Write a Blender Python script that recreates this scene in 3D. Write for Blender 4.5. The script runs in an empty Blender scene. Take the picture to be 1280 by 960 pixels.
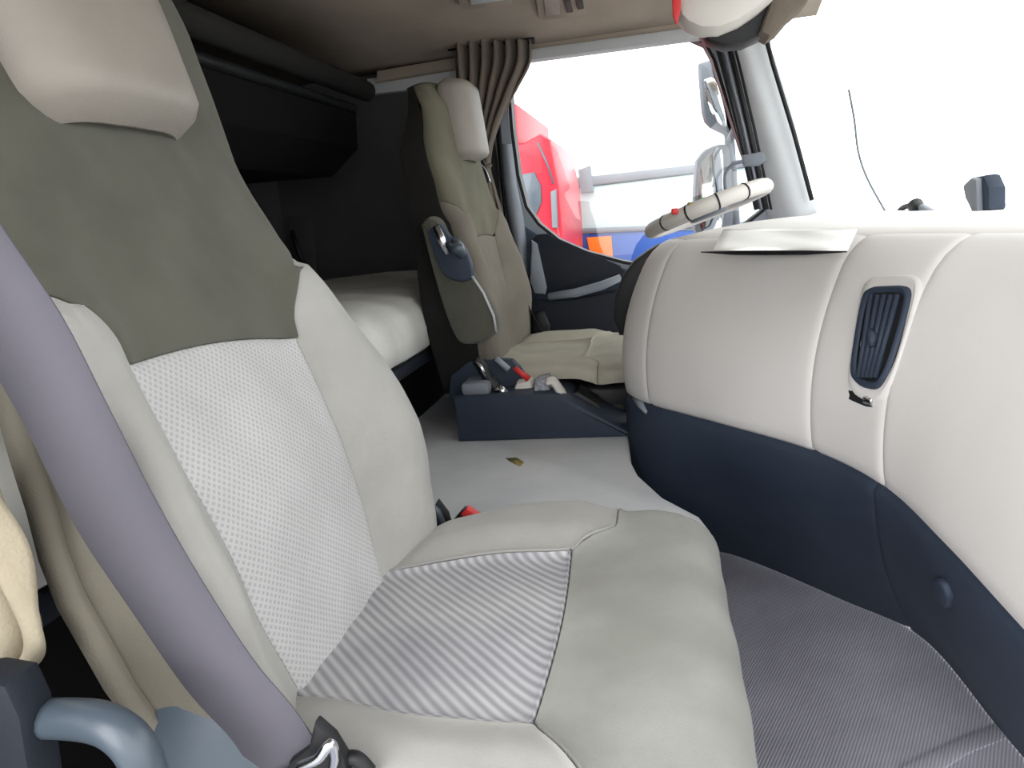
import bpy, bmesh, math, random
from mathutils import Vector, Matrix
random.seed(4)
C = bpy.context.scene.collection
scn = bpy.context.scene
LIFT = 0.8                       # footwell floor is z=0 in the finished scene; below, z is measured from the eye

# ---------------------------------------------------------------- camera
F_PX = 900.0
def _basis():
    Y = Vector((176.0, -222.0, F_PX)).normalized()
    d = Vector((1, -0.093, 0)); X = (d - Y * d.dot(Y)).normalized()
    Z = X.cross(Y)
    if Z.y > 0: Z = -Z
    return X, Y, Z
AX, AY, AZ = _basis()            # world axes seen from the camera
cam_d = bpy.data.cameras.new('camera'); cam = bpy.data.objects.new('camera', cam_d); C.objects.link(cam)
right = Vector((AX.x, AY.x, AZ.x)); down = Vector((AX.y, AY.y, AZ.y)); fwd = Vector((AX.z, AY.z, AZ.z))
cam.matrix_world = Matrix(((right.x, -down.x, -fwd.x, 0), (right.y, -down.y, -fwd.y, 0), (right.z, -down.z, -fwd.z, LIFT), (0, 0, 0, 1)))
cam_d.sensor_width = 36; cam_d.lens = 36 * F_PX / 1280; cam_d.clip_start = 0.02; cam_d.clip_end = 300
scn.camera = cam
# ---------------------------------------------------------------- world, exposure
w = bpy.data.worlds.new('sky'); scn.world = w; w.use_nodes = True
bg = w.node_tree.nodes['Background']; bg.inputs[0].default_value = (0.99, 0.99, 1.0, 1); bg.inputs[1].default_value = 4.2
fill_sun_d = bpy.data.lights.new('fill_sun', 'SUN'); fill_sun = bpy.data.objects.new('fill_sun', fill_sun_d); C.objects.link(fill_sun)
fill_sun_d.energy = 3.7; fill_sun_d.angle = 0.9; fill_sun.rotation_euler = Vector((.45, .8, -.5)).to_track_quat('-Z', 'Y').to_euler()  # soft sun added to brighten dash, footwell and tunnel through the door opening
scn.view_settings.view_transform = 'Standard'; scn.view_settings.look = 'None'
scn.view_settings.gamma = 1; scn.view_settings.use_curve_mapping = False
scn.view_settings.exposure = -0.5

# ---------------------------------------------------------------- pixel rays (1280 x 960 frame) onto real planes
def ray(u, v):
    c = Vector((u - 640, v - 480, F_PX)); return Vector((AX.dot(c), AY.dot(c), AZ.dot(c)))
def ony(u, v, y): r = ray(u, v); return r * (y / r.y)
def onz(u, v, z): r = ray(u, v); return r * (z / r.z)
def onx(u, v, x): r = ray(u, v); return r * (x / r.x)
def proj(P):
    c = AX * P[0] + AY * P[1] + AZ * P[2]; return 640 + F_PX * c.x / c.z, 480 + F_PX * c.y / c.z

# ---------------------------------------------------------------- materials
def lin(c): return tuple(((x / 255) / 12.92 if x / 255 <= .04045 else ((x / 255 + .055) / 1.055) ** 2.4) for x in c) + (1,)
def mat(name, rgb, rough=.7, var=.12, nscale=6, bump=0, bscale=200, spec=.5, metal=0, kind=None, pscale=60, rgb2=None, sheen=0):
    m = bpy.data.materials.new(name); m.use_nodes = True; nt = m.node_tree; n = nt.nodes; L = nt.links
    b = n['Principled BSDF']; b.inputs['Roughness'].default_value = rough; b.inputs['Metallic'].default_value = metal
    b.inputs['Specular IOR Level'].default_value = spec
    if sheen: b.inputs['Sheen Weight'].default_value = sheen
    tc = n.new('ShaderNodeTexCoord'); nz = n.new('ShaderNodeTexNoise'); nz.inputs['Scale'].default_value = nscale; nz.inputs['Detail'].default_value = 5
    L.new(tc.outputs['Object'], nz.inputs['Vector'])
    mx = n.new('ShaderNodeMix'); mx.data_type = 'RGBA'
    a = lin(rgb); c2 = lin(rgb2) if rgb2 else tuple(min(1, x * (1 + var * 2)) for x in a[:3]) + (1,)
    mx.inputs[6].default_value = tuple(x * (1 - var) for x in a[:3]) + (1,) if not rgb2 else a; mx.inputs[7].default_value = c2
    rp = n.new('ShaderNodeMapRange'); rp.inputs[1].default_value = .35; rp.inputs[2].default_value = .7
    L.new(nz.outputs[0], rp.inputs[0]); L.new(rp.outputs[0], mx.inputs[0])
    col = mx.outputs[2]; height = None
    if kind in ('rib', 'knit', 'mat'):
        mp = n.new('ShaderNodeMapping'); L.new(tc.outputs['Object'], mp.inputs[0])
        wv = n.new('ShaderNodeTexWave'); wv.inputs['Scale'].default_value = pscale; L.new(mp.outputs[0], wv.inputs[0])
        if kind == 'rib':
            mp.inputs['Rotation'].default_value = (0, 0, math.radians(-46)); wv.inputs['Distortion'].default_value = .25; fac = wv.outputs[1]
        elif kind == 'mat':
            mp.inputs['Rotation'].default_value = (0, 0, math.radians(25)); wv.inputs['Distortion'].default_value = .6; fac = wv.outputs[1]
        else:
            mp.inputs['Rotation'].default_value = (math.radians(38), 0, 0); wv.bands_direction = 'Y'
            w2 = n.new('ShaderNodeTexWave'); w2.inputs['Scale'].default_value = pscale; w2.bands_direction = 'Z'; L.new(mp.outputs[0], w2.inputs[0])
            mm = n.new('ShaderNodeMath'); mm.operation = 'MAXIMUM'; L.new(wv.outputs[1], mm.inputs[0]); L.new(w2.outputs[1], mm.inputs[1]); fac = mm.outputs[0]
        m2 = n.new('ShaderNodeMix'); m2.data_type = 'RGBA'; m2.blend_type = 'MULTIPLY'; m2.inputs[0].default_value = 1
        rr = n.new('ShaderNodeMapRange'); rr.inputs[3].default_value = {'rib': .68, 'knit': .8, 'mat': .7}[kind]; rr.inputs[4].default_value = 1.12
        L.new(fac, rr.inputs[0]); L.new(col, m2.inputs[6]); L.new(rr.outputs[0], m2.inputs[7]); col = m2.outputs[2]; height = fac
    L.new(col, b.inputs['Base Color'])
    if bump or height:
        bp = n.new('ShaderNodeBump'); bp.inputs['Strength'].default_value = bump or .35; bp.inputs['Distance'].default_value = .002
        if height: L.new(height, bp.inputs['Height'])
        else:
            n2 = n.new('ShaderNodeTexNoise'); n2.inputs['Scale'].default_value = bscale; n2.inputs['Detail'].default_value = 3
            L.new(tc.outputs['Object'], n2.inputs['Vector']); L.new(n2.outputs[0], bp.inputs['Height'])
        L.new(bp.outputs[0], b.inputs['Normal'])
    return m
M = {}
M['olive'] = mat('olive_fabric', (86, 86, 77), .95, .10, 9, .3, 900, .2, sheen=.15)
M['olive_lit'] = mat('lit_olive_fabric', (132, 133, 126), .9, .1, 9, .3, 900, .25, rgb2=(152, 152, 148), sheen=.15)  # same olive cloth; light from above put into the paler colour
M['bolster'] = mat('pale_side_fabric', (164, 163, 159), .9, .06, 9, .3, 900, .25, sheen=.2)
M['insert'] = mat('knit_insert_fabric', (182, 182, 182), .9, .05, 8, .25, spec=.2, kind='knit', pscale=56)
M['ribbed'] = mat('ribbed_insert_fabric', (186, 186, 188), .9, .0, 7, .5, spec=.2, kind='rib', pscale=30, rgb2=(160, 160, 166))
M['olive_dim'] = mat('olive_far_fabric', (106, 104, 89), .9, .08, 9, .3, 900, .2)
M['taupe'] = mat('dimmed_seat_fabric', (118, 113, 103), .9, .08, 9, .3, 900, .2)  # far seat's bolster cloth, its dimmer light put into the colour
M['sandcloth'] = mat('sand_seat_fabric', (172, 168, 154), .9, .08, 9, .3, 900, .2)
M['pad'] = mat('pale_pad_plastic', (212, 208, 202), .55, .04, 8, .1, 500)
M['headrest'] = mat('headrest_leatherette', (143, 137, 129), .55, .05, 8, .2, 500)
M['seat_shell'] = mat('dark_seat_back', (34, 33, 32), .9, .1, 8, .2, 400, .2)
M['brown_side'] = mat('taupe_side_fabric', (104, 100, 90), .9, .12, 5, .3, 500, .2)
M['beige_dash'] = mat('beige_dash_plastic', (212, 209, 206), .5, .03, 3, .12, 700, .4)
M['beige_lit'] = mat('lit_dash_top', (242, 240, 236), .6, .03, 3, .1, 700, .4)  # dash plastic paled: strong light from the windscreen put into the colour
M['seam'] = mat('seam_plastic', (176, 172, 168), .7, .03)
M['navy'] = mat('navy_dash_plastic', (42, 52, 68), .6, .12, 5, .2, 600, .35, rgb2=(52, 62, 77))
M['navy_dark'] = mat('navy_recess_plastic', (30, 35, 44), .6, .1, 5, .2, 600, .3)
M['black'] = mat('black_plastic', (22, 23, 26), .5, .1, 5, .1, 500, .4)
M['black_soft'] = mat('black_cloth', (20, 20, 20), .98, .1, 5, .2, 300, .1)
M['steel_blue'] = mat('blue_grey_plastic', (70, 80, 90), .32, .05, 5, .05, 500, .5)
M['grey'] = mat('grey_trim_plastic', (136, 143, 152), .5, .05, 5, .1, 500, .4)
M['lightgrey'] = mat('pale_pillar_plastic', (186, 188, 190), .6, .04, 5, .1, 500, .4)
M['vinyl'] = mat('grey_vinyl_floor', (196, 200, 204), .6, .12, 5, .15, 300, .4, rgb2=(214, 215, 216))
M['ribmat'] = mat('dark_ribbed_mat', (178, 178, 190), .75, .12, 5, .5, spec=.35, kind='mat', pscale=70)
M['ceiling'] = mat('taupe_headliner', (160, 148, 136), .95, .08, 4, .2, 400, .1)
M['rearwall'] = mat('charcoal_lining', (72, 72, 73), .95, .1, 4, .3, 300, .1)
M['mattress'] = mat('pale_mattress_cover', (214, 214, 208), .45, .06, 9, .4, 40, .5)
M['curtain'] = mat('taupe_curtain', (112, 103, 94), .95, .1, 8, .3, 400, .1)
M['curtain2'] = mat('sand_curtain', (158, 149, 130), .95, .08, 20, .4, 300, .1)
M['belt'] = mat('lilac_grey_webbing', (90, 88, 97), .7, .06, 6, .2, 900, .3)
M['belt_dark'] = mat('black_webbing', (18, 18, 20), .8, .05, 6)
M['chrome'] = mat('chrome', (205, 208, 212), .18, .02, 5, metal=1)
M['red'] = mat('red_plastic', (215, 50, 50), .45, .05)
M['red_paint'] = mat('red_truck_paint', (196, 20, 48), .35, .05, 2)
M['blue_paint'] = mat('blue_truck_paint', (30, 84, 170), .4, .05, 2)
M['orange'] = mat('orange_reflector', (255, 120, 10), .4, .05, 2)
M['teal_pale'] = mat('pale_teal_sheet', (196, 222, 222), .6, .06, 1)
M['white'] = mat('white_panel', (232, 235, 236), .6, .04, 1)
M['grey_mid'] = mat('mid_grey_metal', (120, 126, 134), .6, .05, 2)
M['paper'] = mat('white_paper', (236, 236, 232), .6, .02, 4)
M['asphalt'] = mat('yard_concrete', (176, 175, 172), .9, .1, .6, .3, 30)
M['tyre'] = mat('tyre_rubber', (26, 26, 27), .9, .1, 5)
M['dark_glass'] = mat('dark_truck_glass', (92, 100, 110), .15, .05, 1)
M['yellow'] = mat('yellow_scuff', (140, 128, 70), .8, .1)
M['green'] = mat('green_plastic', (60, 170, 90), .5, .05)
M['mirror'] = mat('mirror_glass', (235, 238, 240), .05, 0, 2, metal=1)
M['button'] = mat('speckled_button_pad', (112, 116, 128), .5, .2, 120, rgb2=(190, 192, 200))
g = bpy.data.materials.new('clear_glass'); g.use_nodes = True; nt = g.node_tree; nt.nodes.clear()
o_ = nt.nodes.new('ShaderNodeOutputMaterial'); mx_ = nt.nodes.new('ShaderNodeMixShader'); t_ = nt.nodes.new('ShaderNodeBsdfTransparent'); gl_ = nt.nodes.new('ShaderNodeBsdfGlossy')
gl_.inputs['Roughness'].default_value = .02; t_.inputs[0].default_value = (.95, .97, .97, 1); mx_.inputs[0].default_value = .05
nt.links.new(t_.outputs[0], mx_.inputs[1]); nt.links.new(gl_.outputs[0], mx_.inputs[2]); nt.links.new(mx_.outputs[0], o_.inputs[0]); M['glass'] = g

# ---------------------------------------------------------------- object helpers
def thing(name, label, cat, loc=(0, 0, 0), group=None):
    o = bpy.data.objects.new(name, None); C.objects.link(o); o.location = loc; o.empty_display_size = .05
    o['label'] = label; o['category'] = cat
    if group: o['group'] = group
    return o
def wloc(p):
    v = Vector((0, 0, 0))
    while p: v += p.location; p = p.parent
    return v
def link(name, me, m, parent=None, label=None, smooth=True, base=None):
    """vertices arrive in world (eye) coordinates; origin goes to the base of the mesh"""
    vs = [v.co for v in me.vertices]
    if base is None:
        lo = Vector((min(v.x for v in vs), min(v.y for v in vs), min(v.z for v in vs))); hi = Vector((max(v.x for v in vs), max(v.y for v in vs), max(v.z for v in vs)))
        base = Vector(((lo.x + hi.x) / 2, (lo.y + hi.y) / 2, lo.z))
    me.transform(Matrix.Translation(-base)); o = bpy.data.objects.new(name, me); C.objects.link(o)
    if parent: o.parent = parent
    o.location = base - wloc(parent) if parent else base
    me.materials.append(M[m])
    if smooth:
        for p in me.polygons: p.use_smooth = True
    if label: o['label'] = label
    return o
def finish(bm, name):
    bmesh.ops.recalc_face_normals(bm, faces=bm.faces); me = bpy.data.meshes.new(name); bm.to_mesh(me); bm.free(); return me
def tag(o, label, cat, group=None):
    o['label'] = label; o['category'] = cat
    if group: o['group'] = group
    return o
def struct(o): o['kind'] = 'structure'; return o
def autosmooth(me, ang=40):
    me.set_sharp_from_angle(angle=math.radians(ang))
def box(lo, hi, bev=.006, seg=2):
    bm = bmesh.new(); bmesh.ops.create_cube(bm, size=1)
    lo = Vector(lo); hi = Vector(hi); c = (lo + hi) / 2; d = hi - lo
    for v in bm.verts: v.co = Vector((v.co.x * d.x, v.co.y * d.y, v.co.z * d.z)) + c
    if bev: bmesh.ops.bevel(bm, geom=list(bm.edges), offset=min(bev, min(d) * .45), segments=seg, affect='EDGES', profile=.5)
    return finish(bm, 'box')
def boxo(name, lo, hi, m, parent=None, bev=.006, label=None, seg=2):
    me = box(lo, hi, bev, seg); o = link(name, me, m, parent, label); autosmooth(me); return o
def prism(pts, d, bev=.003, seg=2):
    """polygon of 3D points extruded by vector d"""
    bm = bmesh.new(); d = Vector(d); a = [bm.verts.new(p) for p in pts]; b = [bm.verts.new(Vector(p) + d) for p in pts]; n = len(pts)
    bm.faces.new(a); bm.faces.new(list(reversed(b)))
    for i in range(n): bm.faces.new((a[i], b[i], b[(i + 1) % n], a[(i + 1) % n]))
    bmesh.ops.recalc_face_normals(bm, faces=bm.faces)
    if bev:
        cap = [e for e in bm.edges if (all(v in set(a) for v in e.verts) or all(v in set(b) for v in e.verts))]
        bmesh.ops.bevel(bm, geom=cap, offset=bev, segments=seg, affect='EDGES', profile=.5)
    return finish(bm, 'prism')
def prismo(name, pts, d, m, parent=None, bev=.003, label=None):
    me = prism(pts, d, bev); o = link(name, me, m, parent, label); autosmooth(me, 35); return o
def tube(pts, r, seg=12, flat=1.0, side=None):
    """swept tube; r a number or list; flat squeezes along 'side' normal"""
    pts = [Vector(p) for p in pts]; n = len(pts); bm = bmesh.new(); rings = []; prev = None
    for i, p in enumerate(pts):
        t = (pts[min(i + 1, n - 1)] - pts[max(i - 1, 0)]).normalized()
        u = (side.copy() if side else (prev if prev else (Vector((0, 0, 1)) if abs(t.z) < .9 else Vector((1, 0, 0)))))
        u = (u - t * u.dot(t)).normalized(); prev = u; v = t.cross(u); rr = r[i] if isinstance(r, (list, tuple)) else r
        rings.append([bm.verts.new(p + u * (math.cos(a) * rr * flat) + v * (math.sin(a) * rr)) for a in [2 * math.pi * k / seg for k in range(seg)]])
    for i in range(n - 1):
        for k in range(seg): bm.faces.new((rings[i][k], rings[i][(k + 1) % seg], rings[i + 1][(k + 1) % seg], rings[i + 1][k]))
    bm.faces.new(rings[0]); bm.faces.new(list(reversed(rings[-1])))
    return finish(bm, 'tube')
def rounded(px, k=4):
    pts = smoothpts([(x, y, 0) for x, y in px + [px[0]]], k); return [(q.x, q.y) for q in pts[:-1]]
def smoothpts(P, n=8):
    P = [Vector(p) for p in P]; out = []
    for i in range(len(P) - 1):
        a = P[max(i - 1, 0)]; b = P[i]; c = P[i + 1]; d = P[min(i + 2, len(P) - 1)]
        for k in range(n):
            t = k / n; out.append(.5 * ((2 * b) + (c - a) * t + (2 * a - 5 * b + 4 * c - d) * t * t + (3 * b - a - 3 * c + d) * t ** 3))
    out.append(P[-1]); return out
def sheet(rows, th=0, closed=False):
    """grid of points -> mesh; th thickens it along averaged normals"""
    rows = [[Vector(p) for p in r] for r in rows]; n, m = len(rows), len(rows[0]); bm = bmesh.new(); V = [[bm.verts.new(p) for p in r] for r in rows]
    jm = m if closed else m - 1
    for i in range(n - 1):
        for j in range(jm): k = (j + 1) % m; bm.faces.new((V[i][j], V[i][k], V[i + 1][k], V[i + 1][j]))
    if th:
        W = []
        for i in range(n):
            r = []
            for j in range(m):
                du = rows[i][min(j + 1, m - 1)] - rows[i][max(j - 1, 0)]; dv = rows[min(i + 1, n - 1)][j] - rows[max(i - 1, 0)][j]
                nn = du.cross(dv); nn = nn.normalized() if nn.length > 1e-11 else Vector((0, 0, 0)); r.append(bm.verts.new(rows[i][j] + nn * th))
            W.append(r)
        for i in range(n - 1):
            for j in range(m - 1): bm.faces.new((W[i][j], W[i + 1][j], W[i + 1][j + 1], W[i][j + 1]))
        for i in range(n - 1):
            bm.faces.new((V[i][0], V[i + 1][0], W[i + 1][0], W[i][0])); bm.faces.new((V[i][-1], W[i][-1], W[i + 1][-1], V[i + 1][-1]))
        for j in range(m - 1):
            bm.faces.new((V[0][j], W[0][j], W[0][j + 1], V[0][j + 1])); bm.faces.new((V[-1][j], V[-1][j + 1], W[-1][j + 1], W[-1][j]))
    return finish(bm, 'sheet')
def sstep(a, b, x):
    t = min(1, max(0, (x - a) / (b - a))); return t * t * (3 - 2 * t)
def interp(tab, x):
    if x <= tab[0][0]: return tab[0][1]
    for (a, fa), (b, fb) in zip(tab, tab[1:]):
        if x <= b:
            t = (x - a) / (b - a); t = t * t * (3 - 2 * t) * .5 + t * .5; return fa + (fb - fa) * t
    return tab[-1][1]
def samples(n):
    e = [0, .004, .01, .02, .035, .06]; return e + [.06 + .88 * (k + 1) / (n + 1) for k in range(n)] + [1 - x for x in reversed(e)]
def patch(S, ulo, uhi, vlo, vhi, nu=24, nv=24, crease=.005, wd=.006, edges='lrbt', th=-.004, wob=None):
    """upholstery panel of surface S(u,v) between bounding curves, pressed in along its seams"""
    def uv(a, b):
        v = vlo(0) + (vhi(0) - vlo(0)) * b; u = ulo(v) + (uhi(v) - ulo(v)) * a
        for _ in range(6):
            v = vlo(u) + (vhi(u) - vlo(u)) * b; u = ulo(v) + (uhi(v) - ulo(v)) * a
        return u, v
    rows = []
    for b in samples(nv):
        row = []
        W = (S(*uv(1, b)) - S(*uv(0, b))).length; 
        for a in samples(nu):
            u, v = uv(a, b); P = S(u, v); H = (S(*uv(a, 1)) - S(*uv(a, 0))).length
            ds = []
            if 'l' in edges: ds.append(a * W)
            if 'r' in edges: ds.append((1 - a) * W)
            if 'b' in edges: ds.append(b * H)
            if 't' in edges: ds.append((1 - b) * H)
            d = min(ds) if ds else 1
            e = 1e-3; nrm = (S(u + e, v) - P).cross(S(u, v + e) - P)
            if nrm.length > 1e-12: nrm.normalize()
            k = -crease * math.exp(-d / wd)
            if wob: k += wob(u, v) * min(1, d / .03)
            row.append(P + nrm * k)
        rows.append(row)
    return sheet(rows, th)

# ================================================================= STRUCTURE
ZF = -.8; ZT = -.51; YD = 2.45
fl = boxo('floor', (-1.35, .1, ZF - .06), (.95, 2.6, ZF), 'ribmat', bev=0); struct(fl)
# raised engine tunnel, its front corner cut on the diagonal beside the dashboard
tp = [(-1.3, 1.1), (.07, 1.1), (.055, 1.16), (-.004, 1.245), (-.05, 1.36), (-.068, 1.45), (-.078, 1.6), (-.078, 2.44), (-1.3, 2.44)]
tn = prismo('floor', [(x, y, ZT) for x, y in tp], (0, 0, ZF - ZT + .0), 'vinyl', bev=.012); struct(tn)
mt = thing  # alias unused
ceil_rows = []
for x in [-1.35, -.8, -.3, .1, .5]:
    ceil_rows.append([(x, .05, .50), (x, .2, .585), (x, .8, .6), (x, 1.6, .6), (x, 2.1, .595), (x, 2.3, .575), (x, 2.4, .555), (x, 2.47, .535)])
ce = link('ceiling', sheet(ceil_rows, .03), 'ceiling'); struct(ce)
struct(boxo('wall_rear', (-1.35, .1, ZF), (-1.3, 2.5, .6), 'rearwall', bev=0))
struct(boxo('wall_right', (-1.35, .12, ZF), (-.62, .2, .6), 'rearwall', bev=0))
# left side: wall behind the door
struct(boxo('wall_left', (-1.35, YD, ZF), (-.5, YD + .06, .54), 'rearwall', bev=0))
# bare rail along the roof edge
p = [ony(458, 98, 2.42), ony(585, 84, 2.42), ony(585, 104, 2.42), ony(462, 118, 2.42)]
struct(prismo('trim_1', p, (0, .04, 0), 'lightgrey', bev=.006))
# header above the side window
p = [ony(650, 62, 2.385), ony(905, 28, 2.385), ony(905, 44, 2.385), ony(862, 49, 2.385), ony(650, 77, 2.385)]
struct(prismo('trim_2', p, (0, .05, 0), 'lightgrey', bev=.008))
p = [ony(470, 88, 2.40), ony(900, 14, 2.40), ony(904, 30, 2.40), ony(470, 103, 2.40)]
struct(prismo('trim_3', p, (0, .06, 0), 'ceiling', bev=.008))

struct(prismo('trim_7', [onz(x, y, -.8) for x, y in [(1120, 965), (1200, 925), (1275, 898), (1285, 915), (1210, 945), (1150, 985)]], (0, 0, .006), 'ribmat', bev=.003))
# ---- driver's door with its window
def ring_prism(outer, inner, y0, y1):
    bm = bmesh.new(); n = len(outer)
    A = [[bm.verts.new((q.x, yy, q.z)) for q in loop] for loop in (outer, inner) for yy in (y0, y1)]
    o0, o1, i0, i1 = A
    for k in range(n):
        j = (k + 1) % n
        bm.faces.new((o0[k], o0[j], i0[j], i0[k])); bm.faces.new((o1[k], i1[k], i1[j], o1[j])); bm.faces.new((o0[k], o1[k], o1[j], o0[j])); bm.faces.new((i0[k], i0[j], i1[j], i1[k]))
    return finish(bm, 'ring')
inner_px = [(636, 78), (700, 68), (862, 48), (880, 56), (890, 75), (925, 185), (952, 262), (905, 300), (840, 335), (780, 326), (735, 314), (700, 299), (675, 279), (660, 258), (650, 220), (642, 160)]
cen = Vector((775, 190))
def grow(px, k): return [((x - cen.x), (y - cen.y)) for x, y in px]
def off_poly(px, d):
    n = len(px); out = []
    for i in range(n):
        a = Vector(px[i - 1]); b = Vector(px[i]); c = Vector(px[(i + 1) % n])
        e1 = (b - a).normalized(); e2 = (c - b).normalized(); nn = (Vector((e1.y, -e1.x)) + Vector((e2.y, -e2.x))).normalized(); out.append(tuple(b + nn * d))
    return out
dr = struct(link('door_1', ring_prism([ony(x, y, 2.44) for x, y in off_poly(inner_px, 24)], [ony(x, y, 2.44) for x, y in off_poly(inner_px, 4)], 2.42, 2.50), 'grey'))
autosmooth(dr.data, 50)
o = link('window_seal', ring_prism([ony(x, y, 2.44) for x, y in off_poly(inner_px, 5)], [ony(x, y, 2.44) for x, y in inner_px], 2.43, 2.49), 'black', dr); autosmooth(o.data, 50)
struct(prismo('window_1', [ony(x, y, 2.46) for x, y in off_poly(inner_px, 2)], (0, .004, 0), 'glass', bev=0))
# rear seal of the door
o = link('door_seal', tube([ony(622, 150, 2.41), ony(628, 220, 2.41), ony(636, 300, 2.41), ony(646, 400, 2.41)], .009), 'black', dr)
# inner door trim panel (dark) with pocket and ledge
pan = [(642, 268), (656, 284), (672, 294), (700, 310), (735, 325), (790, 338), (860, 345), (860, 520), (668, 520), (656, 400), (650, 340)]
o = prismo('door_panel', [ony(x, y, 2.40) for x, y in pan], (0, .05, 0), 'navy', dr, bev=.01)
pk = [(664, 302), (672, 293), (684, 292), (775, 332), (782, 341), (775, 350), (690, 366), (672, 368), (664, 355)]
o = prismo('pocket', [ony(x, y, 2.395) for x, y in pk], (0, -.004, 0), 'navy_dark', dr, bev=.002)
pk2 = [(664, 300), (671, 305), (683, 360), (681, 368), (668, 367), (662, 352)]
o = prismo('pocket_lip', [ony(x, y, 2.375) for x, y in pk2], (0, .02, 0), 'grey', dr, bev=.006)
o = link('armrest', tube([ony(686, 371, 2.33), ony(720, 366, 2.33), ony(752, 357, 2.33), ony(776, 347, 2.33)], [.016, .018, .018, .014], flat=.8), 'grey', dr)  # armrest ledge; its highlight is put into the grey colour
o = prismo('lower_panel', [ony(x, y, 2.36) for x, y in [(662, 376), (720, 374), (780, 362), (800, 500), (672, 500)]], (0, .05, 0), 'navy_dark', dr, bev=.008)
# grey strip that carries the panel edge
o = link('frame_trim', sheet([[ony(a, y, 2.40), ony(b, y, 2.38), ony(c, y, 2.40)] for a, b, c, y in [(624, 632, 640, 180), (628, 638, 646, 230), (634, 644, 655, 275), (640, 648, 658, 300), (644, 651, 659, 340), (649, 655, 662, 400), (652, 659, 668, 460)]], .01), 'grey', dr)

# ---- front pillar and windscreen
rows = []
for (a, b, c, d, y) in [(893, 905, 935, 962, 30), (900, 912, 940, 964, 60), (918, 930, 960, 984, 120), (935, 948, 980, 1001, 185), (950, 965, 1000, 1018, 250), (958, 975, 1010, 1028, 300)]:
    rows.append([ony(a, y, 2.44), ony(b, y, 2.39), ony((b + c) / 2, y, 2.365), ony(c, y, 2.37), ony(d, y, 2.42)])
pil = struct(link('trim_4', sheet([smoothpts(r, 4) for r in rows], .02), 'lightgrey'))
for k, (xt, xb, rr) in enumerate([(895, 946, .008), (903, 952, .004), (910, 958, .008), (917, 964, .004)]):
    o = link('pillar_seal', tube([ony(xt, 52, 2.375), ony(xt + (xb - xt) * .55, 160, 2.375), ony(xb, 262, 2.375)], rr), 'black' if k != 1 else 'grey', pil)
# windscreen: curved in plan, leaning back
plan = [(.50, 2.44), (.60, 2.2), (.68, 1.8), (.72, 1.3), (.70, .8), (.64, .4), (.56, .12)]
pp = smoothpts([(x, y, 0) for x, y in plan], 4)
wr = [[Vector((q.x - (z + .03) * .26, q.y, z)) for q in pp] for z in (-.08, .1, .3, .5, .6)]
struct(link('window_2', sheet(wr, .005), 'glass'))
o = link('window_seal', tube([ony(950, 20, 2.37), ony(966, 80, 2.37), ony(992, 165, 2.37), ony(1015, 250, 2.37)], .0065), 'black', pil, base=None)

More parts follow.
